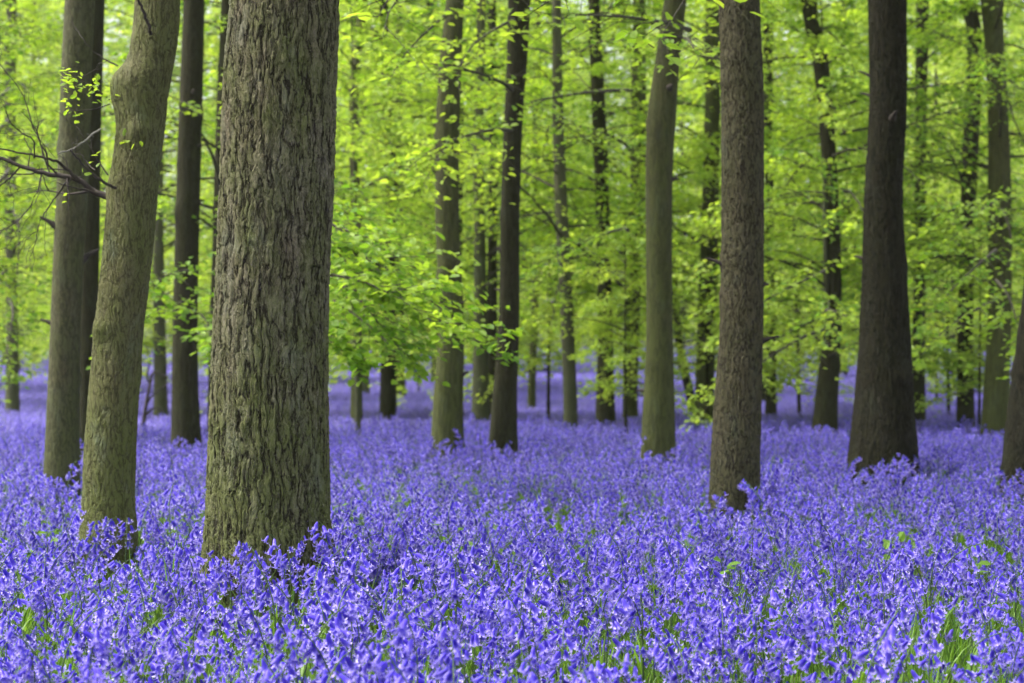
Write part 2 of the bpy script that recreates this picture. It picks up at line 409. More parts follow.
TREES = [
 # key, base row, rows (y, xl, xr), height, bark, sides, label, crown spec
 ('A', 557, [(0,230,340),(80,224,337),(170,221,335),(250,218,331),(340,214,328),(450,209,329),(520,206,331),(548,203,334)], 17, 'barkA', 'dense',
  'widest trunk of all, rough furrowed bark, mossy olive foot, in the left foreground'),
 ('B', 535, [(0,134,180),(35,131,178),(62,125,174),(78,115,171),(95,114,168),(115,116,166),(190,108,158),(250,103,153),(340,94,143),(400,89,139),(450,85,137),(505,82,136),(528,80,138)], 15, 'barkB', 'dense',
  'leaning grey green trunk with a swollen scar and bare dead branches on its left side'),
 ('C', 485, [(0,66,96),(75,62,92),(150,59,90),(250,54,84),(340,50,80),(420,46,79),(480,43,80)], 15, 'barkC', 'mid',
  'broad grey brown trunk left of the leaning scarred trunk, overlapping a dark one'),
 ('D', 456, [(0,80,104),(100,79,101),(250,78,99),(340,78,97),(456,76,98)], 15, 'barkD', 'mid',
  'dark trunk squeezed between the scarred leaning trunk and the grey brown trunk to its left'),
 ('E', 447, [(0,183,204),(95,179,202),(190,176,200),(320,173,198),(400,172,199),(447,171,202)], 15, 'barkD', 'mid',
  'straight dark trunk standing between the leaning scarred trunk and the widest trunk'),
 ('F', 440, [(0,222,236),(125,216,232),(250,212,228),(330,209,226),(440,207,225)], 14, 'barkD', 'mid',
  'slim brown trunk peeping out along the left edge of the widest trunk'),
 ('G', 421, [(0,358,368),(75,350,360),(150,349,357),(230,353,364),(330,352,362),(421,350,363)], 13, 'barkG', 'mid',
  'thin crooked trunk, the first one right of the widest trunk'),
 ('H', 415, [(0,380,388),(75,381,391),(190,386,397),(300,382,394),(415,379,396)], 13, 'barkD', 'mid',
  'short looking dark trunk whose upper half hides in the leaves behind the hanging bough'),
 ('I', 394, [(0,396,402),(200,396,403),(330,395,404),(394,394,406)], 12, 'barkG', 'mid',
  'very thin far trunk just left of the stout grey trunk with dark left side'),
 ('J', 453, [(0,446,464),(60,440,462),(120,436,460),(200,435,459),(340,438,464),(400,433,463),(453,430,464)], 15, 'barkG', 'mid',
  'stout grey green trunk with the bright leafy bough passing in front of it'),
 ('K', 421, [(0,477,486),(150,474,484),(300,474,487),(421,471,490)], 14, 'barkP', 'mid',
  'pale slim trunk close behind the dark trunk near the middle, left of its shadowy twin'),
 ('L', 418, [(0,487,496),(150,489,498),(300,487,497),(418,486,499)], 14, 'barkD', 'mid',
  'dark slim trunk almost hidden behind the left edge of the dark middle trunk'),
 ('M', 452, [(0,508,531),(50,507,528),(100,505,524),(200,501,520),(340,497,519),(400,492,517),(452,488,518)], 15, 'barkD', 'mid',
  'dark smooth trunk leaning right at the top, nearest one to the middle of the wood'),
 ('N', 427, [(0,552,561),(50,552,562),(150,553,565),(250,557,570),(330,561,574),(427,563,578)], 13, 'barkP', 'mid',
  'slim pale grey trunk bending gently, first right of the dark middle trunk'),
 ('Nn', 405, [(0,536,541),(200,534,540),(300,532,539),(405,527,536)], 11, 'barkG', 'mid',
  'thinnest far stem between the dark middle trunk and the slim pale grey trunk'),
 ('O', 424, [(0,588,600),(40,589,601),(120,592,606),(250,597,611),(330,598,613),(424,595,616)], 14, 'barkD', 'mid',
  'blackish slim trunk between two paler slim trunks right of the middle'),
 ('P', 420, [(0,633,645),(50,632,646),(200,630,645),(310,625,640),(420,622,638)], 14, 'barkG', 'mid',
  'greenish slim trunk tucked just left of the bowed smooth trunk'),
 ('Q', 456, [(0,664,687),(35,659,683),(75,653,679),(110,648,677),(150,646,674),(250,646,672),(340,646,673),(452,640,676)], 16, 'barkG', 'mid',
  'bowed smooth grey green trunk curving right towards its top, left of the brown flaky trunk'),
 ('R', 424, [(0,706,721),(100,705,720),(200,702,719),(290,699,717),(424,694,715)], 14, 'barkG', 'mid',
  'greenish trunk standing close behind the left edge of the brown flaky trunk'),
 ('Rr', 414, [(340,675,683),(380,682,691),(414,688,698)], 4.2, 'barkD', 'mid',
  'short dark stem leaning left between the bowed trunk and the brown flaky trunk'),
 ('S', 498, [(0,719,760),(100,721,764),(170,721,764),(340,719,763),(420,713,761),(492,709,760)], 16, 'barkS', 'dense',
  'straight brown trunk with fine flaky bark standing alone right of the middle'),
 ('Tt', 415, [(0,762,772),(200,765,774),(300,767,776),(415,765,777)], 12, 'barkD', 'mid',
  'thin dark stem showing just right of the brown flaky trunk'),
 ('T', 430, [(0,800,816),(25,804,819),(50,810,826),(100,817,832),(150,821,836),(200,824,839),(300,826,842),(430,812,838)], 14, 'barkD', 'mid',
  'dark crooked trunk swinging left at its top, left of the blackish thick trunk'),
 ('U', 467, [(0,869,907),(100,870,907),(200,864,903),(270,862,906),(340,859,910),(400,854,913),(462,848,918)], 16, 'barkU', 'dense',
  'thick blackish trunk with a widening foot, darkest and stoutest on the right'),
 ('V', 420, [(0,917,930),(75,916,928),(150,915,926),(300,913,925),(420,911,926)], 13, 'barkD', 'mid',
  'slim brown trunk just right of the thick blackish trunk'),
 ('W', 424, [(0,960,975),(25,966,981),(75,966,981),(150,962,978),(300,958,973),(424,956,975)], 14, 'barkD', 'mid',
  'slim dark trunk left of the neighbouring pair at the right side'),
 ('X', 430, [(0,981,1003),(50,986,1005),(100,988,1008),(200,988,1011),(300,988,1011),(430,981,1010)], 14, 'barkG', 'mid',
  'grey green trunk, wider one of the pair near the right edge'),
 ('Y', 480, [(0,1046,1080),(150,1034,1070),(290,1024,1060),(400,1009,1048),(480,1000,1046)], 15, 'barkU', 'mid',
  'brown trunk cut by the right edge of the view, leaning in at its foot'),
 ('Z', 410, [(0,6,16),(200,5,16),(330,6,18),(410,5,20)], 12, 'barkP', 'mid',
  'slim grey trunk nearest the left edge, half hidden by leaves'),
]

axes = {}
treeinfo = {}
CROWN_R = np.random.default_rng(21)
for key, yb, rows, H, bark, kind, label in TREES:
    d = depth_of(yb)
    zz, xx, rr = tree_profile(rows, yb, d, H, kind)
    if key == 'Rr': pass
    y0 = d
    xb = xx[0]
    gz = float(ground(xb, y0))
    # foot below the flower tops: flare
    r0 = rr[0]
    zfoot = np.array([gz - 0.25, gz - 0.02, gz + 0.10])
    rfoot = np.array([r0 * 1.22, r0 * 1.15, r0 * 1.06])
    ok = zfoot < zz[0] - 0.05
    ztop = max(H, zz[-1] + 0.6)
    sl = (xx[-1] - xx[-2]) / (zz[-1] - zz[-2]) * 0.5
    sl = max(-0.12, min(0.12, sl))
    zup = np.array([zz[-1] + (ztop - zz[-1]) * k for k in (0.25, 0.6, 1.0)])
    xup = xx[-1] + sl * (zup - zz[-1]) * np.array([0.9, 0.7, 0.6])
    rup = rr[-1] * np.array([0.86, 0.55, 0.12])
    Z = np.concatenate([zfoot[ok], zz, zup]); X = np.concatenate([np.full(ok.sum(), xb), xx, xup]); RR = np.concatenate([rfoot[ok], rr, rup])
    if kind == 'dense':
        step = 0.0055 if key in 'AB' else 0.009
        sides = 320 if key == 'A' else (200 if key == 'B' else 150)
        fine = np.arange(Z[0], zz[-1] + 0.25, step)
        coarse = np.arange(fine[-1] + 0.1, Z[-1], 0.25)
    else:
        sides = 28 if d < 25 else 18
        fine = np.arange(Z[0], zz[-1] + 0.3, 0.05 if d < 25 else 0.10)
        coarse = np.arange(fine[-1] + 0.1, Z[-1], 0.3)
    zs = np.concatenate([fine, coarse, [Z[-1]]])
    xs = smooth_interp(zs, Z, X); rs = smooth_interp(zs, Z, RR)
    rs = np.maximum(rs, 0.01)
    rt = np.random.default_rng(abs(hash(label)) % 1 + len(label) * 31 + int(yb))
    th = np.arange(sides) / sides * 2 * pi
    ph = rt.uniform(0, 2 * pi, 6)
    ys = 0.03 * np.sin(zs * 0.9 + ph[0]) * (zs - gz) * 0.3
    lobes = (0.35 if key == 'A' else 0.6) * (0.020 * np.sin(3 * th[None] + ph[1] + zs[:, None] * 0.35) + 0.014 * np.sin(5 * th[None] + ph[2] - zs[:, None] * 0.6)
             + 0.012 * np.sin(2 * th[None] + ph[3] + zs[:, None] * 1.9) + 0.008 * np.sin(7 * th[None] + ph[4] + zs[:, None] * 3.1))
    footk = np.clip(1 - (zs - gz) / 0.55, 0, 1) ** 2
    lobes = lobes + footk[:, None] * (0.08 * np.abs(np.sin(2.5 * th[None] + ph[5])) - 0.03)
    rad = rs[:, None] * (1 + lobes)
    vx = xs[:, None] + np.cos(th)[None] * rad - xb
    vy = ys[:, None] + np.sin(th)[None] * rad
    vz = np.broadcast_to(zs[:, None] - gz, vx.shape)
    v = np.stack([vx, vy, vz], -1)
    for kk in range({'A': 6, 'B': 7, 'S': 6, 'U': 5}.get(key, 14)):
        kz = rt.uniform(0.9, 4.5 if kind == 'dense' else 7.0); ka = rt.uniform(0, 2 * pi)
        kr = smooth_interp(np.array([kz + gz]), Z, RR)[0]
        kx = smooth_interp(np.array([kz + gz]), Z, X)[0] - xb
        su = kr * (rt.uniform(.10, .25) if key == 'A' else rt.uniform(.25, .55)) + .01
        dan = (th[None] - ka + pi) % (2 * pi) - pi
        g_ = np.exp(-((dan * kr / su) ** 2 + ((v[..., 2] - kz) / (su * rt.uniform(.6, 1.3))) ** 2)) * kr * rt.uniform(.06, .20)
        if key == 'A': g_ = g_ * .7
        v[..., 0] += np.cos(th)[None] * g_; v[..., 1] += np.sin(th)[None] * g_
    if key == 'B':
        # swollen healed scar on the left flank and branch collar
        for (py, px_, rad_, amp, sy) in ((88, 118, 0.07, 0.020, 1.7), (190, 112, 0.035, 0.014, 1.2)):
            cz = CAMZ + (HY - py) / F * d - gz; cx = (px_ - 512) / F * d - xb
            dd = np.sqrt((v[..., 0] - cx) ** 2 + v[..., 1] ** 2 * 0.6 + ((v[..., 2] - cz) / sy) ** 2)
            k = np.exp(-(dd / rad_) ** 2) * amp
            v[..., 0] -= k
    nz, ns = v.shape[:2]
    idx = np.arange(nz * ns).reshape(nz, ns)
    a = idx[:-1]; b = idx[1:]
    q = np.stack([a, np.roll(a, -1, 1), np.roll(b, -1, 1), b], -1).reshape(-1, 4)
    sp = Soup(); sp.add(v, q)
    cap = len(v.reshape(-1, 3))
    me = sp.mesh('trunk', [M[bark]])
    root = obj('beech_tree', None, loc=(xb, y0, gz))
    tag(root, label, 'tree', 'tall trees standing in the bluebells')
    obj('trunk', me, root)
    treeinfo[key] = dict(root=root, d=d, loc=np.array([xb, y0, gz]), Z=Z - gz, X=X - xb, RR=RR)


def axis_of(key):
    t = treeinfo[key]
    return lambda z: np.stack([smooth_interp(z, t['Z'], t['X']), np.zeros_like(z), z], 1)


def px_point(px, py, d):
    return np.array([(px - 512) / F * d, d, CAMZ + (HY - py) / F * d])


RS = np.random.default_rng(61)
for key, n_ in (('C', 3), ('E', 4), ('J', 4), ('M', 4), ('N', 3), ('Q', 4), ('S', 3), ('U', 4), ('T', 4), ('X', 4), ('O', 4), ('Y', 2)):
    t = treeinfo[key]
    for q_ in range(n_):
        zc = RS.uniform(0.9, 1.0 + 0.17 * t['d']); an = RS.choice([RS.uniform(-.5, .6), RS.uniform(pi - .6, pi + .5), RS.uniform(-2.3, -.8)])
        rc = float(smooth_interp(np.array([zc]), t['Z'], t['RR'])[0]); xc = float(smooth_interp(np.array([zc]), t['Z'], t['X'])[0])
        L_ = RS.uniform(.02, .10); dv = np.array([cos(an), sin(an), RS.uniform(.1, .7)])
        p0 = np.array([xc + cos(an) * rc * .8, sin(an) * rc * .8, zc])
        Pp = np.array([p0, p0 + dv * (rc * .2 + L_ * .4), p0 + dv * (rc * .2 + L_) + [0, 0, -.01]])
        v_, f_ = tubes(Pp[None], np.array([[.030, .014, .008]]) * RS.uniform(.6, 1.1), 7)
        ss = Soup(); ss.add(v_, f_); ss.add(v_[-7:], [list(range(7))])
        obj('broken_stub', ss.mesh('broken_stub', [M['dead']]), t['root'])


# crowns: (zmin, zmax, boughs, Lmin, Lmax)
for key, yb, rows, H, bark, kind, label in TREES:
    t = treeinfo[key]; d = t['d']
    if key == 'Rr':
        continue
    r = np.random.default_rng(1000 + sum(map(ord, key)) * 7)
    top = 1.1 + 0.19 * d - t['loc'][2]        # height where the view ends
    parts = []
    ax = axis_of(key)
    if d < 20:
        parts.append(crown_arrays(r, ax, top + 1.6, H - 0.4, 34, 1.3, 3.0, 0.085, 18, 10, 0.45))
    else:
        lo = 2.1 if d < 30 else 1.4
        parts.append(crown_arrays(r, ax, lo, top + 0.5, 30 if d < 30 else 46, 1.1, 2.9, 0.07, 20, 14, 0.30, d < 26))
        parts.append(crown_arrays(r, ax, top + 0.5, H - 0.3, 26, 1.3, 2.8, 0.09, 16, 10, 0.45))
    # boughs seen in particular places: (start px, start py, azimuth deg, length, rise, droop)
    special = {
        'A': [],
    }.get(key, [])
    lv, wd = merge_fol(parts)
    cm, wm = foliage_meshes(key, lv, wd, M['leaf'])
    obj('crown', cm, t['root']); obj('branches', wm, t['root'])


def hang(key, items, K=16, M_=26, lsize=0.075, gap=0.25):
    """extra leafy boughs on one tree: items = (px, py, depth) start, (px, py, depth) end, sag"""
    t = treeinfo[key]; r = np.random.default_rng(len(items) * 13 + sum(map(ord, key)))
    S, az, Lb, rise, droop = [], [], [], [], []
    for a, b, sag in items:
        p = px_point(*a) - t['loc']; q = px_point(*b) - t['loc']
        h = q - p; L = math.hypot(h[0], h[1])
        S.append(p); az.append(math.atan2(h[1], h[0])); Lb.append(L)
        droop.append(sag); rise.append(h[2] / L + sag)
    lv, wd = foliage(r, np.array(S), np.array(az), np.array(Lb), np.array(rise), np.array(droop), M_, K, lsize, gap, True)
    cm, wm = foliage_meshes(key + 'x', lv, wd, M['leaf'])
    o = obj('branch', wm, t['root']); obj('leaves', cm, o)
    return o


# bright mass hanging right of the widest trunk (boughs of the thin crooked tree and of the dark one behind it)
hang('E', [((300, 205, 14.0), (430, 325, 13.0), 0.25), ((300, 232, 13.6), (500, 362, 12.6), 0.28),
           ((298, 262, 14.2), (440, 360, 13.2), 0.2), ((300, 250, 15.0), (400, 345, 14.2), 0.25),
           ((300, 285, 14.6), (415, 372, 13.4), 0.2), ((300, 300, 13.2), (372, 372, 12.8), 0.2),
           ((300, 225, 13.6), (395, 300, 12.9), 0.22), ((300, 272, 13.0), (470, 335, 12.4), 0.3),
           ((300, 215, 15.6), (455, 290, 14.4), 0.2), ((300, 190, 15.2), (385, 262, 14.2), 0.2)], K=16, M_=24, gap=0.34)

# ------------------------------------------------------------------ dead branches on the leaning tree
def wobbly(r, p, q, n=14, amp=0.03, sag=0.0):
    t = np.linspace(0, 1, n)[:, None]
    P = p + (q - p) * t
    w = np.cumsum(r.normal(0, 1, (n, 3)), 0); w -= w[0] + (w[-1] - w[0]) * t
    P = P + w * amp * np.linalg.norm(q - p) / math.sqrt(n)
    P[:, 2] -= sag * np.sin(t[:, 0] * pi)
    return P


def branch_mesh(name, segs, mat, sides=7):
    sp = Soup()
    for P, r0, r1 in segs:
        n = len(P)
        v, q = tubes(P[None], np.linspace(r0, r1, n)[None], sides); sp.add(v, q)
    return sp.mesh(name, [mat])


rb = np.random.default_rng(5)
tb = treeinfo['B']; dB = tb['d']
def bp(px, py, dd=0.0): return px_point(px, py, dB + dd) - tb['loc']
def pathsegs(pts, r0, r1, twigs=0, tl=0.12):
    P = np.array([bp(*p) for p in pts])
    # densify
    tt = np.linspace(0, len(P) - 1, len(P) * 4)
    Q = np.stack([smooth_interp(tt, np.arange(len(P)), P[:, k]) for k in range(3)], 1)
    Q[1:-1] += rb.normal(0, 0.0022, Q[1:-1].shape)
    segs = [(Q, r0, r1)]
    for k in range(twigs):
        i = rb.integers(2, len(Q) - 1); dr = (Q[i] - Q[i - 1]); dr /= np.linalg.norm(dr) + 1e-9
        e = Q[i] + (dr * 0.7 + rb.normal(0, 0.6, 3)) * tl * rb.uniform(0.5, 1.4)
        rr_ = (r0 + (r1 - r0) * i / len(Q)) * 0.45
        W = wobbly(rb, Q[i], e, 7, 0.10)
        segs.append((W, rr_, 0.0012))
        if rb.uniform() < 0.6:
            e2 = W[4] + rb.normal(0, 0.6, 3) * tl * 0.6
            segs.append((wobbly(rb, W[4], e2, 5, 0.1), rr_ * 0.5, 0.001))
    return segs
dead = [
    (pathsegs([(112, 198), (95, 192), (80, 180), (62, 176), (40, 172), (18, 165), (-6, 156), (-40, 150)], 0.017, 0.006, 9, 0.17), M['dead']),
    (pathsegs([(78, 180, -.02), (66, 168, -.05), (52, 160, -.1), (36, 156, -.12), (15, 152, -.15), (-10, 146, -.2)], 0.009, 0.003, 7, 0.14), M['dead']),
    (pathsegs([(116, 188, -.1), (104, 182, -.15), (88, 170, -.2), (76, 157, -.24), (70, 150, -.3)], 0.008, 0.003, 4, 0.10), M['dead']),
    (pathsegs([(34, 158, -.12), (33, 140, -.2), (20, 132, -.25), (8, 118, -.3), (3, 104, -.35)], 0.004, 0.0015, 5, 0.10), M['dead']),
    (pathsegs([(108, 175, .1), (98, 160, .12), (92, 150, .1), (78, 128, .12), (62, 118, .15)], 0.004, 0.0012, 5, 0.10), M['dead']),
    (pathsegs([(151, 35, -.16), (148, 24, -.18), (143, 10, -.2), (136, -4, -.22), (120, -30, -.25)], 0.009, 0.005, 0), M['dead']),
    (pathsegs([(42, 168, .05), (38, 190, .02), (24, 215, .0), (8, 228, -.05), (-8, 232, -.1)], 0.004, 0.0012, 8, 0.12), M['dead']),
    (pathsegs([(70, 178, .02), (50, 205, .03), (40, 222, .02), (36, 240, .0), (30, 262, -.02)], 0.004, 0.0012, 7, 0.12), M['dead']),
    (pathsegs([(20, 166, .0), (10, 178, .02), (-6, 188, .04), (-30, 196, .0)], 0.005, 0.002, 6, 0.14), M['dead']),
    (pathsegs([(50, 174, .1), (34, 128, .12), (20, 90, .14), (-4, 60, .16)], 0.004, 0.0015, 8, 0.14), M['dead']),
    (pathsegs([(118, 66, .1), (100, 56, .12), (84, 40, .1), (70, 20, .15)], 0.004, 0.0012, 4, 0.10), M['dead']),
]
for segs, mt in dead:
    obj('dead_branch', branch_mesh('dead_branch', segs, mt), tb['root'])
o = obj('dead_branch', branch_mesh('dead_branch', pathsegs([(101, 129, -.1), (92, 134, -.12), (78, 146, -.14), (58, 154, -.2)], 0.005, 0.003, 2, 0.05), M['palewood']), tb['root'])
o['label'] = 'whitish bare twig above the dark branch'
# fresh leaves on twigs of the leaning tree
spf = Soup()
rl = np.random.default_rng(44)
cl = []
for (px, py, n) in ((62, 75, 16), (72, 84, 16), (85, 84, 16), (98, 88, 14), (105, 95, 10), (72, 110, 12), (66, 108, 8), (120, 138, 9), (132, 148, 10), (90, 162, 8), (60, 195, 3)):
    c = bp(px, py, rl.uniform(-.3, .1))
    cl.append(c + rl.normal(0, 0.028, (n, 3)))
cl = np.concatenate(cl); n = len(cl)
leaf_soup(spf, cl, rl.normal(0, 1, (n, 3)) * [1, 1, .5], rl.normal(0, .4, (n, 3)) + [0, 0, 1], rl.uniform(0.022, 0.040, n), rl.uniform(0.5, 1, n))
ob = obj('spring_leaves', spf.mesh('spring_leaves', [M['leaf']], False), tb['root'])
sg = []
for a, b in (((110, 100), (60, 72)), ((110, 104), (66, 112)), ((118, 140), (140, 150)), ((95, 170, -.1), (84, 160))):
    sg.append((wobbly(rl, bp(*a), bp(*b), 8, 0.05), 0.003, 0.0012))
for g_ in sg:
    obj('twig', branch_mesh('twig', [g_], M['dead']), ob)

# thin branches on the right-hand trees
def side_branches(key, items, mat=M['wood']):
    t = treeinfo[key]
    for pts, r0 in items:
        P = np.array([px_point(p[0], p[1], t['d'] + (p[2] if len(p) > 2 else 0)) - t['loc'] for p in pts])
        tt = np.linspace(0, len(P) - 1, len(P) * 4)
        Q = np.stack([smooth_interp(tt, np.arange(len(P)), P[:, k]) for k in range(3)], 1)
        Q[1:-1] += rb.normal(0, 0.006, Q[1:-1].shape)
        segs = [(Q, r0, r0 * 0.3)]
        for k in range(5):
            i = rb.integers(3, len(Q) - 1)
            dr = Q[i] - Q[i - 1]; dr /= np.linalg.norm(dr)
            segs.append((wobbly(rb, Q[i], Q[i] + (dr + rb.normal(0, .45, 3)) * rb.uniform(.2, .5), 7, .08), r0 * .4, .002))
        obj('bare_branch', branch_mesh('bare_branch', segs, mat), t['root'])


side_branches('X', [([(990, 160), (965, 148, -.2), (930, 158, -.4), (905, 163, -.6)], .010), ([(990, 138), (960, 125, -.3), (925, 108, -.6)], .010),
                    ([(1006, 90), (1018, 130, -.2), (1035, 160, -.3)], .014), ([(1008, 80), (1020, 88, -.2), (1040, 105, -.3)], .013),
                    ([(1010, 215), (1020, 220, -.2), (1036, 212, -.3)], .010), ([(1010, 250), (1018, 232, -.2), (1040, 222, -.3)], .008),
                    ([(1010, 180), (1020, 184, .1), (1040, 200, .2)], .010)])
side_branches('W', [([(962, 100), (940, 82, .2), (918, 66, .4)], .010), ([(960, 130), (935, 125, .2), (905, 132, .5)], .009), ([(960, 180), (935, 178, .2), (910, 190, .4)], .008),
                    ([(958, 282), (942, 270, -.2), (935, 262, -.3)], .010)])
side_branches('Q', [([(684, 38, -.3), (668, 33, -.5), (650, 22, -.8), (625, 17, -1.0), (600, 14, -1.3), (560, 18, -1.6)], .012)])
side_branches('O', [([(592, 90), (584, 82, .2), (572, 70, .4), (560, 62, .5)], .012), ([(598, 265), (585, 255, .2), (575, 240, .4)], .010)])
side_branches('G', [([(350, 115), (362, 120, -.4), (360, 100, -.7), (346, 40, -1.0), (338, 30, -1.2)], .012), ([(352, 60), (385, 75, -.4), (415, 82, -.8)], .008)])
side_branches('F', [([(214, 126), (200, 118, -.2), (180, 100, -.4), (170, 96, -.5)], .008), ([(216, 60), (205, 64, -.1), (190, 62, -.2)], .006)])

# leafy bough reaching across in front of the middle from the right
hang('Q', [((690, 30, 15.6), (566, 14, 13.2), 0.05), ((684, 40, 15.4), (700, 60, 13.0), 0.1)], K=9, M_=16, gap=0.35)
hang('P', [((632, 90, 22), (560, 118, 19), 0.1), ((628, 230, 22), (575, 262, 19.4), 0.15), ((630, 150, 22), (590, 120, 19.4), 0.1)], K=16, M_=20, gap=0.2)
hang('M', [((512, 130, 17.4), (448, 175, 15.2), 0.2), ((512, 90, 17.4), (470, 60, 15.0), 0.1), ((514, 20, 17.4), (520, 95, 15.2), 0.2)], K=12, M_=18, gap=0.3)
hang('J', [((450, 10, 17), (430, 90, 15), 0.2), ((446, 150, 17), (425, 190, 15.2), 0.2)], K=12, M_=18, gap=0.3)
hang('T', [((822, 330, 20.5), (735, 400, 18.2), 0.2), ((826, 270, 20.6), (770, 330, 18.6), 0.2), ((826, 310, 20.6), (905, 350, 18.8), 0.2)], K=16, M_=22, gap=0.2)
hang('X', [((996, 250, 20.4), (930, 330, 18.4), 0.2), ((996, 280, 20.4), (1030, 370, 18.4), 0.2), ((996, 200, 20.4), (960, 250, 18.6), 0.2), ((996, 300, 20.6), (940, 372, 18.8), .2)], K=16, M_=22, gap=0.2)
hang('S', [((735, -70, 11.4), (655, 48, 9.6), 0.10), ((740, -80, 11.0), (612, -2, 9.2), 0.05)], K=7, M_=10, gap=0.35, lsize=0.085)
hang('J', [((450, -60, 15), (520, 20, 11), 0.15), ((450, -60, 15), (425, 22, 11.5), 0.15), ((450, -50, 15), (478, 40, 11.8), 0.15)], K=9, M_=14, gap=0.3, lsize=0.085)
hang('Z', [((10, 20, 25), (5, 110, 20), 0.1), ((10, -20, 25), (30, 60, 20), 0.1), ((10, 90, 25), (0, 190, 20), 0.1), ((10, 120, 25), (24, 230, 20), 0.1), ((10, 170, 25), (-8, 280, 20.5), 0.1), ((10, 60, 25), (-5, 30, 20), 0.1), ((10, 200, 25), (20, 300, 21), 0.1), ((10, 260, 25), (60, 370, 22), 0.2), ((10, 220, 25), (-20, 330, 22), 0.2), ((10, 300, 25), (42, 385, 23), 0.2)], K=16, M_=22, gap=0.2)
hang('Z', [((10, y_, 24), (x_, y_ + 25, 21.5), .05) for y_, x_ in ((-30, 60), (0, -40), (25, 55), (50, -30), (80, 60), (105, -40), (130, 60), (160, -35), (185, 55), (215, -35), (240, 50), (265, -30))], K=18, M_=24, gap=0.0)
hang('E', [((190, 300, 17), (150, 345, 15.5), 0.2), ((188, 310, 17), (222, 352, 15.5), 0.2), ((190, 270, 17), (155, 300, 15.8), .2)], K=12, M_=18, gap=0.2)

# ------------------------------------------------------------------ farther beeches and young trees (shared shapes)
def shared_tree(i, H, zmin, nb, Lmin, Lmax, lsize, rad, bark, M_, K, gap):
    r = np.random.default_rng(300 + i)
    lean = r.uniform(-.03, .03, 2)
    ax = lambda z: np.stack([lean[0] * z, lean[1] * z, z], 1)
    lv, wd = crown_arrays(r, ax, zmin, H * 0.97, nb, Lmin, Lmax, lsize, M_, K, gap)
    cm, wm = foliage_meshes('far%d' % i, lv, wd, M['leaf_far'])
    zs = np.linspace(-0.3, H, 40)
    P = np.stack([lean[0] * zs + 0.04 * np.sin(zs * .7 + i) * rad * 6, lean[1] * zs, zs], 1)
    rr = rad * (1 - 0.9 * np.clip(zs / H, 0, 1) ** 1.1) * (1 + 0.5 * np.exp(-np.clip(zs, 0, 9) * 3))
    v, q = tubes(P[None], rr[None], 16)
    sp = Soup(); sp.add(v, q)
    return sp.mesh('trunk', [M[bark]]), wm, cm


FAR = [shared_tree(0, 20, 2.2, 100, 1.8, 3.6, 0.15, .15, 'barkD', 15, 10, .3),
       shared_tree(1, 24, 2.8, 110, 1.8, 4.0, 0.16, .18, 'barkG', 15, 10, .3),
       shared_tree(2, 22, 1.8, 110, 1.6, 3.4, 0.15, .14, 'barkD', 15, 10, .3),
       shared_tree(3, 26, 3.0, 115, 2.0, 4.2, 0.16, .17, 'barkP', 15, 10, .3)]
MID = [shared_tree(4, 13, 2.0, 70, 1.4, 3.0, 0.085, .13, 'barkD', 18, 13, .3),
       shared_tree(5, 14, 2.4, 74, 1.4, 3.2, 0.09, .12, 'barkP', 18, 13, .3)]
YOUNG = [shared_tree(10, 4.2, 0.9, 34, .7, 1.7, 0.07, .028, 'barkD', 18, 12, .3),
         shared_tree(11, 5.6, 1.0, 46, .8, 2.0, 0.07, .035, 'barkP', 18, 12, .3),
         shared_tree(12, 3.4, 0.8, 28, .7, 1.5, 0.07, .022, 'barkD', 18, 12, .25)]


def put(kindlist, i, x, y, name, label, cat, group, s, r):
    tm, wm, cm = kindlist[i]
    root = obj(name, None, loc=(x, y, float(ground(x, y))), rot=(0, 0, r), scale=(s, s, s))
    tag(root, label, cat, group)
    obj('trunk', tm, root); obj('branches', wm, root); obj('crown', cm, root)
    return root


r = np.random.default_rng(77)
pts = []
tries = 0
while len(pts) < 84 and tries < 6000:
    tries += 1
    d = 30 + 115 * r.uniform() ** 0.85
    x = r.uniform(-1, 1) * (0.275 * d + 3)
    if all((x - a) ** 2 + (d - b) ** 2 > (3.4 + d * 0.012) ** 2 for a, b in pts):
        pts.append((x, d))
for k, (x, d) in enumerate(pts):
    put(FAR if d > 62 else MID, k % (4 if d > 62 else 2), x, d, 'beech_tree', 'slim distant beech trunk far back in the wood, veiled by bright green leaves', 'tree', 'distant beech trees', r.uniform(.85, 1.15), r.uniform(0, 6.28))
pts2 = []
tries = 0
while len(pts2) < 60 and tries < 6000:
    tries += 1
    d = 24 + 50 * r.uniform() ** 1.2
    x = r.uniform(-1, 1) * (0.27 * d + 1)
    if all((x - a) ** 2 + (d - b) ** 2 > 3.5 for a, b in pts2):
        pts2.append((x, d))
for k, (x, d) in enumerate(pts2):
    put(YOUNG, k % 3, x, d, 'young_beech', 'young understorey beech with low bright green leaves over the far bluebells', 'young tree', 'young beeches of the understorey', r.uniform(.8, 1.3), r.uniform(0, 6.28))

# far wood closing the view
r = np.random.default_rng(9)
n = 90000
ang = r.uniform(-0.42, 0.42, n); dist = r.uniform(150, 185, n)
zz = r.uniform(0, 1, n) ** 0.9 * 40
cx = np.sin(ang) * dist; cy = np.cos(ang) * dist
g = np.sin(cx * .5 + 2 * np.sin(zz * .4)) * np.sin(zz * .9 + cy * .3)
k = r.uniform(0, 1, n) > 0.25 + .35 * g
pos = np.stack([cx, cy, ground(cx, cy) + 0.5 + zz], 1)[k]
n = len(pos)
sp = Soup()
leaf_soup(sp, pos, r.normal(0, 1, (n, 3)) * [1, 1, .4], r.normal(0, .5, (n, 3)) + [0, -.3, 1], r.uniform(.4, 1.0, n), np.clip(r.normal(.5, .22, n), 0, 1), width=.42)
tag(obj('far_wood', sp.mesh('far_wood', [M['leaf_far']], False)), 'hazy bright green mass of leaves closing the back of the wood', 'woodland', kind='stuff')

